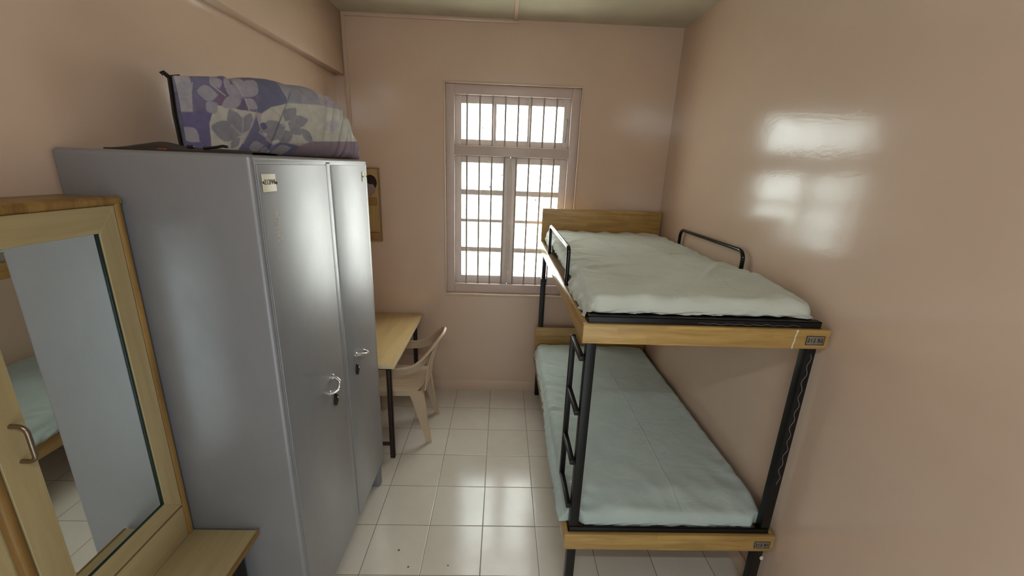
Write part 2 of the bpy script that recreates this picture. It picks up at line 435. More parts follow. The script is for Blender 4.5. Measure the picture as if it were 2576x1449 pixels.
for k in range(26):
    f = k/25; ang = rs.choice((0, PI/2, .8, -.8, .3))+rs.uniform(-.2, .2); ln = rs.uniform(.005, .012)
    cy_ = -2.066+.010*f+rs.uniform(-.011, .011); cz_ = 1.805-.10*f+rs.uniform(-.004, .004)
    b.box((-.0002, -ln, -.0014), (.0007, ln, .0014), .0003, 1, M=Matrix.Translation((XF, cy_, cz_)) @ Matrix.Rotation(ang, 4, 'X'))
obj('sticker_residue', b, m_plain('old_sticker_paper', srgb(204, 196, 184), .8), dl)
for yy in (wy1-.085, wy0+.03):
    for xx in (-.125, wx0+.02):
        b = MB(); b.box((xx, yy, 0), (xx+.06, yy+.055, wz0+.004), .004).box((xx+.058, yy+.012, 0), (xx+.066, yy+.02, wz0+.002), .002).box((xx+.058, yy+.034, 0), (xx+.066, yy+.042, wz0+.002), .002)
        obj('foot', b, M['locker'], WT)

# ------------------------------------------------------------------ mirror cabinet with ledge
MC = thing('mirror_cabinet', 'pale pine wall cabinet with a mirrored door and brown moulding, against the grey wardrobe', 'cabinet', (-.5, -2.39, 0))
cy0, cy1, cz0, cz1, cx = -2.622, -2.163, .662, 1.845, -.425
b = MB(); b.box((-.597, cy0+.004, cz0), (cx-.03, cy1-.002, cz1-.012), .003); obj('body', b, M['pine_z'], MC)
b = MB(); R_ = .013
def half(path, up): b.sweep(path, [(R_*1.05*math.cos(a), R_*math.sin(a)) for a in [2*PI*k/14 for k in range(14)]], up=up)
half([(cx-.012, cy1-.010, cz0), (cx-.012, cy1-.010, cz1-.008)], Vector((1, 0, 0)))
half([(cx-.012, cy0+.012, cz0), (cx-.012, cy0+.012, cz1-.008)], Vector((1, 0, 0)))
half([(cx-.012, cy0, cz1-.012), (cx-.012, cy1, cz1-.012)], Vector((0, 0, 1)))
b.box((-.597, cy0, cz1-.016), (cx-.012, cy1, cz1+.001), .004)
obj('moulding', b, M['teak'], MC)
b = MB(); b.box((cx-.016, cy0+.024, cz0), (cx-.002, cy1-.024, .786), .002); obj('lower_panel', b, M['pine_y'], MC)
# door: four mitred members round a recessed mirror
dy0, dy1, dz0, dz1, dt = -2.598, -2.19, .796, 1.822, cx+.0
my0, my1, mz0, mz1 = -2.532, -2.248, .855, 1.752
b = MB()
def member(p):
    t = bmesh.new(); f = [t.verts.new((dt, y, z)) for y, z in p]; g = [t.verts.new((dt-.016, y, z)) for y, z in p]
    t.faces.new(f); t.faces.new(g[::-1])
    for k in range(4): t.faces.new((f[k], f[(k+1) % 4], g[(k+1) % 4], g[k]))
    bmesh.ops.recalc_face_normals(t, faces=t.faces)
    bmesh.ops.bevel(t, geom=t.edges[:], offset=.0009, segments=1, affect='EDGES')
    return t
O = [(dy0, dz0), (dy1, dz0), (dy1, dz1), (dy0, dz1)]; I = [(my0, mz0), (my1, mz0), (my1, mz1), (my0, mz1)]
for k in range(4):
    b._merge(member([O[k], O[(k+1) % 4], I[(k+1) % 4], I[k]]), 1 if k in (0, 2) else 0)
door = obj('door', b, [M['pine_z'], M['pine_y']], MC)
b = MB(); b.box((dt-.014, my0-.004, mz0-.004), (dt-.008, my1+.004, mz1+.004)); obj('mirror_glass', b, M['mirror'], door, 0)
b = MB(); b.box((dt-.0078, my1-.006, mz0), (dt-.004, my1+.001, mz1), .001).box((dt-.0078, my0, mz0-.001), (dt-.004, my1, mz0+.003), .001); obj('mirror_bevel', b, M['mirror_edge'], door)
b = MB(); hy = -2.561; p = []
for k in range(7): a = PI/2*k/6; p.append((dt+.016+.018*math.sin(a), hy, 1.368+.0-.018*(1-math.cos(a))))
p = [(dt-.002, hy, 1.368)]+p
q = [(x, y, 2*1.322-z) for x, y, z in p[::-1]]
b.tube(p+q, .0052, 12, up=Vector((0, 1, 0))); obj('handle', b, M['steel'], door)
b = MB(); b.box((cx-.01, -2.625, .645), (-.198, -2.163, .661), .003); b2 = MB(); b2.box((-.2, -2.625, .643), (-.192, -2.163, .6625), .002)
led = obj('ledge', b, M['pine_y'], MC); obj('edge_strip', b2, M['teak_y'], led)
b = MB(); b.box((-.30, -2.21, 0), (-.262, -2.168, .645), .003).box((-.59, -2.205, .60), (-.262, -2.172, .645), .003); obj('bracket_leg', b, M['black'], MC)
b = MB(); b.box((-.30, -2.62, 0), (-.262, -2.58, .645), .003).box((-.59, -2.615, .60), (-.262, -2.585, .645), .003); obj('bracket_leg', b, M['black'], MC)

# ------------------------------------------------------------------ bunk bed
BB = thing('bunk_bed', 'two-tier bunk bed with black steel posts and golden oak boards along the right wall', 'bunk bed', (1.45, -1.0, 0))
L, Rr, FY, HY = .978, 1.932, -1.936, -.093
PW = .040
for (px, py) in ((1.0, -1.916), (Rr-.022-PW, -1.916)):
    b = MB(); b.box((px, py, .0), (px+PW, py+PW, 1.335), .004); post = obj('leg', b, M['black'], BB)
    if px > 1.5:
        b = MB(); pts = []
        for k in range(90):
            z = 1.30-.62*k/89; pts.append((px+.020+.0055*math.sin(k*.62)+.003*math.sin(k*.23), py-.0004, z))
        b.tube(pts, .0013, 6, up=Vector((0, 1, 0))); obj('paint_run', b, M['scratch'], post)
        b = MB(); b.disc((px+PW-.004, py-.001, .27), (0, -1, 0), .008, .011, .004, 12); obj('paint_chip', b, M['white'], post)
for px in (1.0, Rr-.022-PW):
    b = MB(); b.box((px, -.075, 0), (px+PW, -.033, 1.085), .004).box((px+.004, -.071, 1.08), (px+PW-.004, -.037, 1.335), .004).box((px-.002, -.077, 1.062), (px+PW+.002, -.031, 1.09), .003)
    obj('leg', b, M['black'], BB)
def deck(z0, z1, num, wide):
    b = MB(); b.box((L, FY, z0), (Rr, FY+.018, z1), .0025); e = obj('end_board', b, M['oak_x'], BB)
    p = MB(); xc, zc = 1.8765, (z0+z1)/2-.003
    p.box((xc-.036, FY-.0022, zc-.0185), (xc+.036, FY, zc+.0185), .0008)
    for (a, c) in (((-.036, .0165), (.036, .0185)), ((-.036, -.0185), (.036, -.0165)), ((-.036, -.0185), (-.034, .0185)), ((.034, -.0185), (.036, .0185))):
        p.box((xc+a[0], FY-.0027, zc+a[1]), (xc+c[0], FY-.002, zc+c[1]), mi=1)
    p.text(num, .022, Matrix.Translation((xc, FY-.0025, zc)) @ Matrix.Rotation(PI/2, 4, 'X'), 1)
    obj('number_plate', p, [M['tag'], M['ink']], e)
    if wide:
        c = MB(); pts = [(1.8005-.001*k+.0012*math.sin(k*1.7), FY-.0002, z1-.001-(z1-z0-.002)*k/8) for k in range(9)]
        c.tube(pts, .0022, 6, up=Vector((0, 1, 0))); c.disc((1.8, FY-.0001, z1-.006), (0, -1, 0), .004, .006, .002, 10)
        obj('paint_crack', c, M['white'], e)
    b = MB(); b.box((L, FY+.018, z0), (L+.018, -.036, z1), .0025); obj('side_board', b, M['oak_y'], BB)
    b = MB(); b.box((Rr-.018, FY+.018, z0), (Rr, -.036, z1), .0025); obj('side_board', b, M['oak_y'], BB)
    y = FY+.018
    b = MB(); b.box((L+.022, y-.001, z0+.02), (Rr-.03, y+.002, z1+.026), .001).box((L+.022, y-.001, z1+.022), (Rr-.03, y+(.03 if wide else .007), z1+.026), .001)
    rl = obj('end_rail', b, M['black'], BB)
    if wide:
        b = MB(); pts = [(1.42+.4*k/70, y-.0012, z1+.008+.0022*math.sin(k*.7)+.001*math.sin(k*.31)) for k in range(71)]
        b.tube(pts, .0008, 6); obj('paint_run', b, M['scratch'], rl)
    b = MB(); b.box((L+.018, y+.03, z0+.045), (Rr-.018, HY, z0+.06)); obj('deck_panel', b, M['ply'], BB)
deck(1.331, 1.41, '212 B2', True); deck(.329, .413, '212 B1', False)
b = MB(); b.box((L, HY, 1.33), (1.928, HY+.018, 1.668), .003); obj('headboard', b, M['oak_x'], BB)
b = MB(); b.box((L-.002, HY, .33), (1.928, HY+.018, .663), .003); obj('headboard', b, M['oak_x'], BB)
def guard(x, y0, y1, z0, z1, r=.05, lean=0):
    p = [(x, y0, z0)]
    for k in range(9): a = PI/2*k/8; p.append((x+lean, y0+r-r*math.cos(a), z1-r+r*math.sin(a)))
    for k in range(9): a = PI/2*k/8; p.append((x+lean, y1-r+r*math.sin(a), z1-r+r*math.cos(a)))
    p.append((x, y1, z0))
    b = MB(); b.tube(p, .0105, 14, up=Vector((1, 0, 0))); return obj('guard_rail', b, M['rail'], BB)
guard(.991, -1.395, -.60, 1.405, 1.598, .028); guard(1.919, -1.30, -.505, 1.36, 1.592)
# ladder on the aisle side: outer upright and four rungs back to the front leg
b = MB(); b.box((.976, -1.712, .535), (1.0, -1.688, 1.268), .003); lad = obj('ladder', b, M['black'], BB)
for z in (1.256, 1.012, .772, .547):
    b = MB(); b.box((.977, -1.914, z-.011), (.998, -1.70, z+.011), .003); obj('rung', b, M['black'], lad)

# ------------------------------------------------------------------ mattresses under sheets
def nz(x, y, z=0): return noise.noise(Vector((x, y, z)))
def ridged(x, y, z=0): return 1-abs(noise.noise(Vector((x, y, z))))*2
def cloth(x0, x1, y0, y1, ztop, rad, hem, bulge, wrk, seed, top, clamp, gather):
    """sheet: a fine top surface with rounded edges, then a skirt hanging to hem(side, t)"""
    def line(a, b, n, e):   # finer near the ends
        m = [a+rad*1.6*(k/e)**1.5 for k in range(e)]
        mid = [a+rad*1.6+(b-a-3.2*rad)*k/n for k in range(n+1)]
        en = [b-rad*1.6*(k/e)**1.5 for k in range(e)][::-1]
        return m+mid+en
    xs = line(x0, x1, 70, 9); ys = line(y0, y1, 150, 9)
    nx, ny = len(xs), len(ys); cr = .045
    def outline(x, y):   # pull the corner in to a rounded plan
        for cx, sx in ((x0, 1), (x1, -1)):
            for cy, sy in ((y0, 1), (y1, -1)):
                dx, dy = (x-cx)*sx, (y-cy)*sy
                if dx < cr and dy < cr:
                    a, b = 1-dx/cr, 1-dy/cr; m = max(a, b); l = math.hypot(a, b)
                    if l > 1e-6:
                        k = m/l; x = cx+sx*cr*(1-a*k); y = cy+sy*cr*(1-b*k)
        return x, y
    bm = bmesh.new(); V = []
    for j, yy in enumerate(ys):
        row = []
        for i, xx in enumerate(xs):
            x, y = outline(xx, yy)
            d = min(xx-x0, x1-xx, yy-y0, y1-yy)
            dz = 0
            if d < rad: dz = rad*(1-math.sqrt(max(0, 1-(1-d/rad)**2)))
            z = ztop-dz+top(x, y)
            e = max(0, 1-d/.22)
            z += wrk*(.35*nz(x*4, y*4, seed)+e*.9*(ridged(x*7+y*3, y*9, seed+3)-.4)+.25*(ridged(x*5+1.2*y, y*3.2, seed+9)**3))*min(1, d/.02+.25)
            z += gather(x, y)*min(1, d/.03+.15)
            row.append(bm.verts.new((x, y, z)))
        V.append(row)
    for j in range(ny-1):
        for i in range(nx-1): bm.faces.new((V[j][i], V[j][i+1], V[j+1][i+1], V[j+1][i]))
    loop = [V[0][i] for i in range(nx)]+[V[j][nx-1] for j in range(1, ny)]+[V[ny-1][i] for i in range(nx-2, -1, -1)]+[V[j][0] for j in range(ny-2, 0, -1)]
    side = ['f']*nx+['r']*(ny-1)+['b']*(nx-1)+['l']*(ny-2)
    n = len(loop); K = 9; prev = loop
    s = 0; per = [0]
    for k in range(1, n): s += (loop[k].co-loop[k-1].co).length; per.append(s)
    P0 = [v.co.copy() for v in loop]; Nn = []
    for k in range(n):
        d = P0[(k+1) % n]-P0[k-1]; Nn.append(Vector((d.y, -d.x, 0)).normalized())
    for r in range(1, K+1):
        ring = []
        f = r/K
        for k in range(n):
            p = P0[k]; h = hem(side[k], p.x, p.y); z = p.z+(h-p.z)*f
            o = bulge(side[k], p.x, p.y)*math.sin(min(1, f*1.3)*PI*.62)
            o += wrk*.75*f**.7*(ridged(per[k]*9+f*2.2, f*1.4, seed+5)-.5)+wrk*.5*f*nz(per[k]*24, f*2, seed)
            if side[k] == 'f': o += .010*f**.6*smooth01((p.x-1.35)/.3)*(ridged((p.x-f*.13)*13, f*.8, seed+11)-.5)
            if side[k] == 'l': o += wrk*1.1*f**.5*(ridged(p.y*13+f*.9, f*1.2, seed+21)-.5)
            o -= .006*max(0, f-.75)/.25
            ring.append(bm.verts.new(Vector((p.x, p.y, 0))+Nn[k]*o+Vector((0, 0, z))))
        for k in range(n): bm.faces.new((prev[k], ring[k], ring[(k+1) % n], prev[(k+1) % n]))
        prev = ring
    for v in bm.verts: v.co = clamp(v.co)
    bmesh.ops.recalc_face_normals(bm, faces=bm.faces)
    mb = MB(); mb.bm.free(); mb.bm = bm; return mb

M['tick'] = m_plain('mattress_ticking', srgb(206, 208, 200), .85, spec=.2)
UM = thing('mattress', 'upper bunk mattress under a wrinkled pale green-grey sheet, level with the window', 'mattress', (1.45, -1.0, 1.392), 'sheeted bunk mattresses')
b = MB(); b.box((1.045, -1.60, 1.392), (1.70, -.13, 1.48), .025, 3); obj('mattress_core', b, M['tick'], UM)
def hemU(s, x, y):
    if s == 'l':
        k = smooth01((y+1.46)/.06)*(1-smooth01((y+.62)/.05))
        t = max(0, min(1, (y+1.40)/.78))
        return 1.413+k*(.034+.03*(abs(t-.45)*1.6)**1.5)
    if s == 'f': return 1.4385
    return 1.405
def bulU(s, x, y):
    if s == 'l': return .004+.018*smooth01((-1.42-y)/.06)
    if s == 'f': return .006
    return .004
def topU(x, y):
    return .006*math.exp(-((x-1.03)/.12)**2-((y+1.6)/.25)**2)+.018*math.exp(-((x-1.8)/.13)**2-((y+1.42)/.16)**2)-.012*math.exp(-((x-1.88)/.08)**2-((y+1.15)/.1)**2)-.03*smooth01((x-1.78)/.14)*smooth01((-1.72-y)/.18)
def clampU(p):
    x, y, z = p
    y = min(y, -.0965); x = min(x, 1.906)
    if y < -1.87: z = max(z, 1.4395)
    if z < 1.4125: x = max(x, .9985)
    for gy in (-1.395, -.60):
        if abs(y-gy) < .03: x = max(x, 1.0035)
    return Vector((x, y, z))
def clampL(p):
    x, y, z = p
    y = max(min(y, -.0965), -1.872-.033*smooth01((x-1.043)/.03)*(1-smooth01((x-1.825)/.04))); x = min(x, 1.908); z = min(z, .533)
    if x < 1.06: z = max(z, .419)
    if y < -1.66 and x < 1.01: z = min(z, .528)
    return Vector((x, y, z))
def fold(x, y, ax, ay, bx, by, w, h):
    """a soft ridge along the segment a-b"""
    dx, dy = bx-ax, by-ay; L2 = dx*dx+dy*dy; t = max(0, min(1, ((x-ax)*dx+(y-ay)*dy)/L2))
    d = math.hypot(x-ax-dx*t, y-ay-dy*t)/w
    return h*math.exp(-d*d)*(math.sin(PI*min(1, max(0, t*.96+.02))))**.6
FU = [(1.02, -1.45, 1.30, -1.30, .016, .007), (1.03, -1.52, 1.42, -1.56, .014, .006), (1.05, -.75, 1.28, -.45, .014, .006), (1.03, -1.0, 1.3, -1.12, .014, .005), (1.03, -1.2, 1.22, -1.28, .010, .006),
      (1.88, -1.2, 1.55, -1.62, .018, .009), (1.89, -1.5, 1.50, -1.72, .016, .008), (1.88, -1.68, 1.58, -1.84, .014, .007), (1.88, -.9, 1.6, -1.0, .016, .006), (1.03, -.42, 1.2, -.30, .012, .005), (1.03, -1.72, 1.3, -1.66, .014, .005), (1.6, -1.35, 1.88, -1.33, .016, .007)]
def gatU(x, y):
    z = 1.6*sum(fold(x, y, *f) for f in FU)
    e = max(0, 1-(1.9-x)/.3)*smooth01((-1.0-y)/.5)
    return z+e*.007*(ridged(x*9+y*7, y*4-x*5, 21)-.5)
def gatL(x, y):
    e = max(0, 1-(x-.985)/.24)
    z = e*.014*(ridged(y*13+x*5, x*2.2, 31)-.45)+e*e*.009*(ridged(y*30+x*6, x*3, 33)-.4)
    z += .0045*(ridged(x*4.2-y*2.6, y*1.3+x, 35)-.5)*smooth01((-.9-y)/.4)
    f = smooth01((-1.5-y)/.3)
    return z+f*.008*(ridged(x*6+y*2, y*3, 37)-.5)
sm = m_sheet('upper_sheet_cotton', srgb(203, 207, 197), srgb(193, 198, 188), [-.105, -.08, .2], [-.19])
obj('bed_sheet', cloth(1.012, 1.9, -1.884, -.108, 1.503, .035, hemU, bulU, .016, 1.3, topU, clampU, gatU), sm, UM, 70)
LM = thing('mattress', 'lower bunk mattress under a wrinkled pale green-grey sheet, below the upper deck', 'mattress', (1.45, -1.0, .390), 'sheeted bunk mattresses')
b = MB(); b.box((1.045, -1.70, .390), (1.88, -.13, .49), .025, 3); obj('mattress_core', b, M['tick'], LM)
def hemL(s, x, y):
    if s == 'l': return .422
    if s == 'f': return .425
    return .42
def bulL(s, x, y):
    if s == 'l': return .012+.016*smooth01((-.9-y)/.5)
    return .004
def topL(x, y): return -.03*smooth01((-1.74-y)/.14)+.004*math.sin(x*6)
sm2 = m_sheet('lower_sheet_cotton', srgb(182, 194, 190), srgb(172, 185, 181), [.06], [.31, -.21])
LMs = obj('bed_sheet', cloth(.985, 1.9, -1.898, -.108, .522, .04, hemL, bulL, .012, 4.1, topL, clampL, gatL), sm2, LM, 70)

# ------------------------------------------------------------------ table
TB = thing('table', 'small wooden study table on dark steel legs in the far left corner', 'table', (-.29, -.52, 0))
b = MB(); b.box((-.588, -1.0, .716), (.0, -.03, .738), .002); tt = obj('tabletop', b, M['tabletop'], TB)
b = MB(); b.box((.0, -1.002, .714), (.005, -.03, .7395), .0015).box((-.588, -1.004, .714), (.005, -1.0, .739), .0015); obj('edge_lip', b, M['edge'], tt)
b = MB()
for (a, c) in (((-.57, -.945, .678), (-.035, -.94, .716)), ((-.57, -.09, .678), (-.035, -.085, .716)), ((-.04, -.945, .678), (-.035, -.085, .716)), ((-.57, -.945, .678), (-.565, -.085, .716))): b.box(a, c, .001)
obj('apron', b, M['angle'], TB)
for (xx, yy) in ((-.065, -.945), (-.065, -.115), (-.57, -.945), (-.57, -.115)):
    b = MB(); b.box((xx, yy, 0), (xx+.03, yy+.005, .7), .001); sx = xx+.025 if xx > -.3 else xx
    b.box((sx, yy, 0), (sx+.005, yy+.03, .7), .001); obj('leg', b, M['angle'], TB)
for yy in (-.942, -.11):
    b = MB(); b.box((-.56, yy, .10), (-.04, yy+.006, .128), .001); obj('stretcher', b, M['angle'], TB)

# ------------------------------------------------------------------ plastic chair
CH = thing('plastic_chair', 'beige moulded plastic armchair pushed under the study table', 'chair', (-.02, -.58, 0))
CY = -.58
b = MB(); P = []
for i in range(27):
    t = i/26; x = -.255+.385*t; row = []
    hw = .205-.012*t
    for j in range(31):
        s = -1+2*j/30; e = abs(s)
        xx = x+(0 if t < .8 else -.035*e**4*(t-.8)/.2)
        z = .432-.020*math.sin(PI*min(1, t*1.05))*(1-e**2)*.9-.012*max(0, e-.85)/.15-.012*max(0, .12-t)/.12
        z += .0022*(1 if (j % 3) else -1)*(1 if e < .8 and .12 < t < .93 else 0)
        row.append((xx, CY+s*hw, z))
    P.append(row)
b.grid(P); bmesh.ops.solidify(b.bm, geom=b.bm.faces[:], thickness=.006)
# apron round the seat
ap = [(-.255, CY-.203), (.115, CY-.19), (.128, CY-.15), (.13, CY), (.128, CY+.15), (.115, CY+.19), (-.255, CY+.203)]
for a, c in zip(ap, ap[1:]):
    b.sweep([(a[0], a[1], .41), (c[0], c[1], .41)], [(-.002, -.022), (.003, -.022), (.003, .016), (-.002, .016)])
obj('seat', b, M['plastic'], CH, 50)
def chair_leg(top, bot, sx, sy, wtop, wbot, ztop):
    """tapered L-section leg"""
    b = MB(); t = bmesh.new(); R = []
    for k in range(9):
        f = k/8; z = ztop*(1-f); c = [top[i]+(bot[i]-top[i])*f for i in (0, 1)]
        wa = wtop+(wbot-wtop)*f**.75; wb = wa*.62; th = .007
        if f == 1: th = .009
        sec = [(0, 0), (-sx*wa, 0), (-sx*wa, -sy*th), (-sx*th, -sy*th), (-sx*th, -sy*wb), (0, -sy*wb)]
        R.append([t.verts.new((c[0]+p, c[1]+q, z)) for p, q in sec])
    for a, c in zip(R, R[1:]):
        for j in range(6): t.faces.new((a[j], a[(j+1) % 6], c[(j+1) % 6], c[j]))
    t.faces.new(R[0]); t.faces.new(R[-1][::-1]); bmesh.ops.recalc_face_normals(t, faces=t.faces)
    b._merge(t); b.box((bot[0]-sx*wbot-.002*sx, bot[1]+.002*sy, 0), (bot[0]+.002*sx, bot[1]-sy*wbot*.7, .012), .003)
    return b
for sy in (-1, 1):
    obj('leg', chair_leg((.128, CY+sy*.192), (.185, CY+sy*.192), 1, sy, .10, .034, .425), M['plastic'], CH)
    obj('leg', chair_leg((-.25, CY+sy*.205), (-.285, CY+sy*.245), -1, sy, .085, .034, .425), M['plastic'], CH)
# one continuous arm and back rim
half_p = [(-.235, .228, .600), (-.15, .233, .609), (-.05, .235, .612), (.03, .232, .618), (.09, .222, .640), (.14, .204, .678), (.19, .170, .728), (.235, .115, .780), (.262, .055, .808), (.268, 0, .816)]
pth = [(x, CY-y, z) for x, y, z in half_p]+[(x, CY+y, z) for x, y, z in half_p[-2::-1]]
def dense(p, n):
    out = []
    P = [Vector(q) for q in p]
    for i in range(len(P)-1):
        p0, p1, p2, p3 = P[max(i-1, 0)], P[i], P[i+1], P[min(i+2, len(P)-1)]
        for k in range(n):
            t = k/n; out.append(.5*((2*p1)+(p2-p0)*t+(2*p0-5*p1+4*p2-p3)*t*t+(3*p1-p0-3*p2+p3)*t**3))
    return out+[P[-1]]
dp = dense(pth, 5); rl_ = [math.radians(14+26*smooth01((p.z-.62)/.15)) for p in dp]
b = MB(); b.sweep(dp, [(-.010, .006), (-.006, .010), (.006, .010), (.010, .005), (.006, 0), (.004, -.048), (.0, -.052), (-.003, -.048), (-.005, 0)], roll=rl_)
obj('armrest', b, M['plastic'], CH, 50)
for sy in (-1, 1):
    b = MB(); b.sweep([(-.25, CY+sy*.206, .41), (-.245, CY+sy*.216, .5), (-.225, CY+sy*.228, .585)], [(-.03, -.004), (.03, -.004), (.03, .004), (-.03, .004)], up=Vector((0, 1, 0)))
    obj('arm_support', b, M['plastic'], CH, 50)
for k in range(5):
    f = (k-2)/2; yy = f*.135
    top = (.238-.034*abs(f)**1.8, CY+yy, .772-.055*abs(f)**1.8); bot = (.143, CY+yy*.95, .405)
    pp = [Vector(bot)+(Vector(top)-Vector(bot))*t+Vector((-.010*math.sin(PI*t), 0, 0)) for t in [i/9 for i in range(10)]]
    b = MB(); b.sweep(pp, [(-.021, -.003), (.021, -.003), (.021, .003), (-.021, .003)], up=Vector((1, 0, 0)))
    obj('back_slat', b, M['plastic'], CH, 50)
# ------------------------------------------------------------------ board on the far wall behind the wardrobe
WB = thing('wall_board', 'narrow yellowish wooden board hung on the far wall behind the wardrobe', 'wall board', (-.42, -.012, 1.63))
b = MB(); b.box((-.49, -.024, 1.345), (-.318, -.001, 1.923), .012, 3); obj('panel', b, M['board'], WB)
b = MB(); b.box((-.322, -.027, 1.35), (-.312, -.001, 1.925), .003).box((-.49, -.027, 1.915), (-.312, -.001, 1.927), .003); obj('edging', b, M['board_edge'], WB)
for z0, z1, x1 in ((1.64, 1.70, -.337), (1.36, 1.425, -.328)):
    b = MB(); b.box((-.40, -.04, z0), (x1, -.02, z1), .006); obj('peg_block', b, M['board_edge'], WB)
b = MB(); b.disc((-.378, -.024, 1.815), (0, -1, 0), .048, .058, .012, dome=.01); obj('dark_patch', b, M['maroon'], WB)
b = MB(); b.disc((-.382, -.03, 1.77), (0, -1, 0), .038, .05, .012, dome=.006); obj('pale_patch', b, M['pinkgrey'], WB)

# ------------------------------------------------------------------ duvet bag on the wardrobe
A = Vector((-.42, -1.875, 0)); Bp = Vector((-.075, -1.195, 0)); dirv = (Bp-A).normalized(); LEN = .768
rot = Matrix.Rotation(math.atan2(dirv.y, dirv.x), 4, 'Z')
BG = thing('duvet_bag', 'stuffed fabric bag with purple and cream flower patchwork on top of the grey wardrobe', 'bag', (-.3, -1.5, 1.973))
prof = [(0, .238), (.01, .241), (.052, .247), (.103, .257), (.157, .266), (.176, .273), (.199, .268), (.244, .281), (.292, .291), (.358, .299), (.41, .299), (.482, .287), (.56, .270), (.645, .253), (.692, .222), (.726, .172), (.75, .105), (.764, .05), (.768, .02)]
def pH(s):
    for (a, h0), (c, h1) in zip(prof, prof[1:]):
        if s <= c: return h0+(h1-h0)*(s-a)/(c-a)
    return prof[-1][1]
def pT(s):   # thickness
    t = s/LEN
    return .03+.16*smooth01(t/.5) if t < .9 else .19*math.sqrt(max(.03, 1-((t-.9)/.1)**2*.9))
BLOCKS = [   # patchwork blocks (along the bag, up the bag) and their printed colour
 ((.125, .105, .185), [(.062, .33), (.304, .33), (.263, .161), (.185, .162), (.113, .166), (.098, .141), (.036, .133), (.041, .179), (.05, .185)]),
 ((.13, .125, .21), [(.06, .33), (.113, .256), (.136, .217), (.113, .169), (.036, .133), (.04, .171)]),
 ((.15, .10, .165), [(.136, .217), (.191, .207), (.156, .159), (.113, .169)]),
 ((.115, .12, .20), [(.304, .33), (.392, .33), (.389, .258), (.412, .214), (.327, .187), (.283, .158), (.264, .161)]),
 ((.235, .235, .285), [(.392, .34), (.577, .34), (.569, .23), (.423, .215), (.393, .262)]),
 ((.30, .265, .31), [(.577, .34), (.8, .33), (.8, .213), (.63, .221), (.569, .23)]),
 ((.115, .105, .215), [(-.06, .122), (.101, .141), (.084, .1), (.077, -.05), (-.06, -.05)]),
 ((.125, .125, .21), [(.178, -.05), (.182, .019), (.259, .147), (.271, .096), (.329, .046), (.367, .061), (.441, .046), (.397, -.05)]),
 ((.40, .39, .365), [(.111, .166), (.261, .158), (.182, .019), (.178, -.05), (.078, -.05), (.084, .1)]),
 ((.40, .395, .37), [(.283, .158), (.327, .187), (.416, .214), (.578, .227), (.8, .213), (.8, .09), (.561, .074), (.4, .053), (.363, .06), (.312, .048), (.271, .096)]),
 ((.20, .155, .20), [(.441, .046), (.505, .07), (.8, .09), (.8, -.05), (.395, -.05)])]
PCOL = {'L': (.27, .26, .305), 'g': (.265, .25, .305), 'c': (.29, .275, .325), 's': (.215, .215, .255), 'b': (.10, .10, .19), 'q': (.36, .33, .37)}
PETALS = [('L', (-.007, .181), (.055, .228), .0194), ('L', (-.01, .166), (.038, .143), .02), ('g', (.061, .2), (.131, .201), .0242), ('g', (.126, .262), (.141, .223), .0226), ('g', (.082, .141), (.122, .173), .0194),
 ('g', (.162, .236), (.218, .205), .0242), ('g', (.227, .285), (.219, .206), .0258), ('g', (.29, .276), (.222, .206), .0242), ('g', (.268, .173), (.224, .204), .0194), ('g', (.137, .164), (.217, .203), .02), ('g', (.188, .27), (.158, .231), .0097),
 ('c', (-.005, .078), (.045, .036), .0242), ('s', (.09, .09), (.192, .069), .0339), ('s', (.161, .157), (.196, .075), .0275), ('s', (.241, .153), (.197, .075), .0194), ('s', (.153, .023), (.188, .063), .0129),
 ('s', (.268, .095), (.38, .13), .0242), ('s', (.29, .058), (.382, .124), .0226), ('s', (.346, .062), (.417, .102), .0226), ('s', (.392, .137), (.459, .093), .0242), ('s', (.494, .158), (.391, .134), .0226), ('s', (.509, .067), (.45, .121), .0194), ('s', (.436, .196), (.384, .14), .0194),
 ('g', (.223, .027), (.284, .04), .0194), ('g', (.27, .012), (.319, .02), .0178), ('g', (.325, .015), (.409, .038), .0194), ('b', (.271, .116), (.303, .107), .0129), ('q', (.576, .133), (.661, .156), .0226), ('q', (.635, .269), (.573, .266), .0161)]
STEMS = [((.112, .233), (.156, .201)), ((.209, .266), (.221, .209)), ((.227, .207), (.236, .161)), ((.159, .105), (.195, .069)), ((.208, .141), (.197, .072)), ((.326, .181), (.378, .145)), ((.264, .089), (.329, .046)), ((.259, .149), (.197, .04))]
def inside(u, v, P):
    c = False; j = len(P)-1
    for i in range(len(P)):
        if (P[i][1] > v) != (P[j][1] > v) and u < (P[j][0]-P[i][0])*(v-P[i][1])/(P[j][1]-P[i][1])+P[i][0]: c = not c
        j = i
    return c
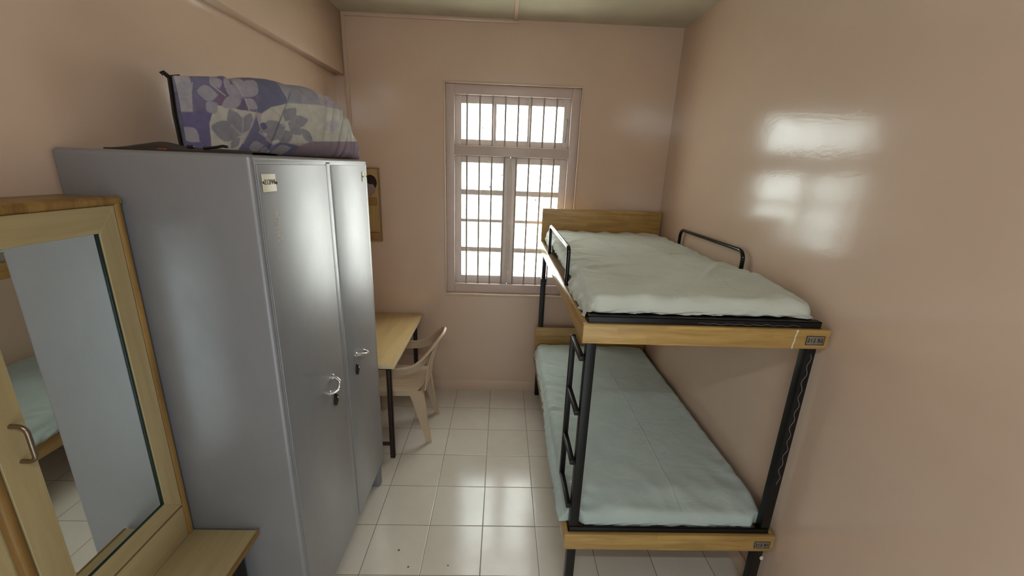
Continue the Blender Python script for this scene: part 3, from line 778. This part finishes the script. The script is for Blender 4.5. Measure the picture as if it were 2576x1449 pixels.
def pattern(u, v):
    """printed patchwork of plain blocks and leaf-shaped petals"""
    acc = [0, 0, 0]
    for ou, ov in ((-.0007, -.0004), (.0007, -.0006), (-.0006, .0007), (.0006, .0005)):
        c = (.31, .285, .32)
        for col_, P in BLOCKS:
            if inside(u+ou, v+ov, P): c = col_
        for i in (0, 1, 2): acc[i] += c[i]/4
    c = acc
    for k, a, b_, w_ in PETALS:
        dx, dy = b_[0]-a[0], b_[1]-a[1]; L = math.hypot(dx, dy); t = ((u-a[0])*dx+(v-a[1])*dy)/L/L
        if 0 < t < 1:
            m = (w_*1.08*(1-abs(2*t-.92)**1.75 if t < .95 else .06)-abs((u-a[0])*dy-(v-a[1])*dx)/L)/.0016
            m = max(0, min(1, m+.5)); c = [x*(1-m)+y*m for x, y in zip(c, PCOL[k])]
    for a, b_ in STEMS:
        dx, dy = b_[0]-a[0], b_[1]-a[1]; L = math.hypot(dx, dy); t = ((u-a[0])*dx+(v-a[1])*dy)/L/L
        if 0 < t < 1:
            m = (.0026-abs((u-a[0])*dy-(v-a[1])*dx)/L)/.0016
            m = max(0, min(1, m+.5)); c = [x*(1-m)+y*m for x, y in zip(c, (.31, .30, .33))]
    return c
NS, NF, NB = 400, 150, 36
NP = NF+NB
bm = bmesh.new(); col = bm.verts.layers.float_color.new('print'); V = []
for i in range(NS+1):
    s = LEN*i/NS; H = pH(s)*(1+.11*smooth01((s-.42)/.15)); T = pT(s); row = []
    for k in range(NP):
        front = k < NF
        t = (-PI/2+PI*k/NF) if front else (PI/2-PI*(k-NF)/NB)
        sz = math.sin(t); yy = (max(0, 1-abs(sz)**3.2))**(1/3.2)*T/2*(-1 if front else 1); zz = (sz*.5+.5)*H
        z0 = zz; fr = math.cos(t) if front else 0
        e = smooth01((s-.5)/.2)
        # gathers towards the right-hand end, one deep fold across the front, soft dents
        w = e*.020*(ridged(s*26-zz*7, zz*2.2, 2)-.35)*min(1, fr*2.5)+smooth01((s-.62)/.1)*.008*ridged(s*50-zz*5, zz*3, 6)*min(1, fr*2.5)+.006*nz(s*7, zz*8, 5)*min(1, fr*2)
        d = (s-.33)-(zz-.06)*.55; w -= .016*math.exp(-(d/.012)**2)*fr*smooth01((.30-zz)/.06)
        d2 = (s-.37)-(zz-.1)*.75; w += .007*math.exp(-(d2/.02)**2)*fr
        zz -= .008*math.exp(-((s-.205)/.008)**2)*max(0, sz)
        if front: yy -= w
        zz = max(.002, zz)
        p = rot @ Vector((s, yy+T/2, zz)); p += Vector((A.x, A.y, 1.974))
        v = bm.verts.new(p); row.append(v)
        c = pattern(s, z0) if (front or sz > .6) else (.2, .18, .24)
        v[col] = (c[0]*1.32, c[1]*1.3, c[2]*1.27, 1)
    V.append(row)
for i in range(NS):
    for k in range(NP): bm.faces.new((V[i][k], V[i][(k+1) % NP], V[i+1][(k+1) % NP], V[i+1][k]))
bm.faces.new(V[-1])
bmesh.ops.recalc_face_normals(bm, faces=bm.faces)
n = N('flower_print_cotton'); n.set(Roughness=.62, Specular_IOR_Level=.35, Sheen_Weight=.1)
at = n.new('ShaderNodeAttribute', attribute_name='print')
mm = n.new('ShaderNodeMix', data_type='RGBA', blend_type='MULTIPLY'); mm.inputs['Factor'].default_value = 1
n.link(at.outputs['Color'], mm.inputs[6]); n.link(n.ramp(n.noise(40, 4), [(.3, (.88, .88, .88, 1)), (.7, (1.08, 1.08, 1.08, 1))]), mm.inputs[7]); n.base(mm.outputs[2])
n.bump(n.noise(500, 1), .15, .001)
mb = MB(); mb.bm.free(); mb.bm = bm; obj('cover', mb, n.m, BG, 70)
b = MB(); P = []
loc = lambda s, y, z: tuple(rot @ Vector((s, y, z))+Vector((A.x, A.y, 1.974)))
b.sweep([loc(-.004, .024, .003), loc(-.008, .024, .12), loc(-.004, .024, .236)], [(-.006, -.004), (.006, -.004), (.006, .004), (-.006, .004)], up=Vector((dirv.x, dirv.y, 0)))
obj('end_panel', b, M['darkpl'], BG)
b = MB(); b.tube([loc(-.004, .03, .236), loc(-.016, .03, .246), loc(-.022, .034, .24)], .007, 10); b.tube([loc(-.004, .03, .236), loc(.03, .03, .245)], .004, 8); obj('zip_pull', b, M['darkpl'], BG)

# flattened dark bag at the wardrobe's near edge
FB = thing('flat_bag', 'flattened dark brown bag lying on the near edge of the grey wardrobe top', 'bag', (-.27, -2.06, 1.973))
b = MB(); P1 = []; P2 = []
for i in range(41):
    t = i/40; x = -.475+.415*t; r1 = []; 
    for j in range(13):
        s = j/12; y = -2.125+.14*s; e = math.sin(PI*min(1, max(0, s)))**.5
        h = .004+(.020*math.exp(-((t-.28)/.2)**2)+.010*smooth01((t-.4)/.3)*(1-.5*t)+.004*nz(t*9, s*3, 8))*e*min(1, t*14)*min(1, (1-t)*9+.2)
        r1.append((x, y, 1.9735+h))
    P1.append(r1); P2.append([(p[0], p[1], 1.9735) for p in r1])
b.grid(P1); b.grid([r[::-1] for r in P2])
for k in range(40):
    for jj in (0, 12):
        t = bmesh.new(); t.faces.new([t.verts.new(q) for q in (P1[k][jj], P1[k+1][jj], P2[k+1][jj], P2[k][jj])]); b._merge(t)
bmesh.ops.remove_doubles(b.bm, verts=b.bm.verts[:], dist=1e-5); bmesh.ops.recalc_face_normals(b.bm, faces=b.bm.faces)
obj('pouch', b, M['nylon'], FB, 60)
b = MB(); b.box((-.325, -2.1265, 1.976), (-.298, -2.1245, 1.981), .001); obj('orange_label', b, M['orange'], FB)
b = MB(); b.box((-.262, -2.10, 1.984), (-.246, -2.085, 1.993), .003); obj('buckle', b, M['darkpl'], FB)
b = MB(); b.tube([(-.205, -2.11, 1.985), (-.17, -2.11, 1.989), (-.15, -2.11, 1.993), (-.135, -2.11, 1.991)], .004, 8); obj('strap', b, M['darkpl'], FB)

# ------------------------------------------------------------------ light
wd = bpy.data.worlds.new('overcast'); bpy.context.scene.world = wd; wd.use_nodes = True
bg = wd.node_tree.nodes['Background']; bg.inputs[0].default_value = (1.0, .97, .93, 1); bg.inputs[1].default_value = 12.0
la = bpy.data.lights.new('sky_portal', 'AREA'); la.shape = 'RECTANGLE'; la.size = WX1-WX0; la.size_y = WZ1-WZ0
la.cycles.is_portal = True
lo = bpy.data.objects.new('sky_portal', la); C.objects.link(lo); lo.location = ((WX0+WX1)/2, .19, (WZ0+WZ1)/2); lo.rotation_euler = (-PI/2, 0, 0)
# ceiling-height tube lamp on the wall behind the camera
la = bpy.data.lights.new('tube_light', 'AREA'); la.shape = 'RECTANGLE'; la.size = 1.2; la.size_y = .05; la.energy = 10; la.color = (.92, .99, 1)
lo = bpy.data.objects.new('tube_light', la); C.objects.link(lo); lo.location = (.75, -3.78, 2.76)
d = Vector((.9, -1.2, .8))-lo.location; lo.rotation_euler = d.to_track_quat('-Z', 'Z').to_euler()

# daylight from the open doorway behind the camera
la = bpy.data.lights.new('doorway_daylight', 'AREA'); la.shape = 'RECTANGLE'; la.size = 1.1; la.size_y = 1.6; la.energy = 9; la.color = (.8, .96, 1)
lo = bpy.data.objects.new('doorway_daylight', la); C.objects.link(lo); lo.location = (.75, -3.84, .86); lo.rotation_euler = (PI/2, 0, 0)

# ------------------------------------------------------------------ camera
cam = bpy.data.cameras.new('camera'); co = bpy.data.objects.new('camera', cam); C.objects.link(co)
co.location = (.65899, -3.38089, 1.96179); co.rotation_mode = 'XYZ'
co.rotation_euler = (1.2883393, -.0361661, -.0200002)
cam.sensor_fit = 'HORIZONTAL'; cam.sensor_width = 36; cam.lens = 36*1037.80/2576; cam.clip_start = .02
sc = bpy.context.scene; sc.camera = co
sc.view_settings.view_transform = 'Standard'; sc.view_settings.look = 'None'; sc.view_settings.gamma = 1; sc.view_settings.use_curve_mapping = False
sc.view_settings.exposure = .42
sc.cycles.use_denoising = True
sc.cycles.max_bounces = 10; sc.cycles.diffuse_bounces = 6; sc.cycles.glossy_bounces = 4; sc.cycles.transparent_max_bounces = 12
sc.cycles.sample_clamp_indirect = 8
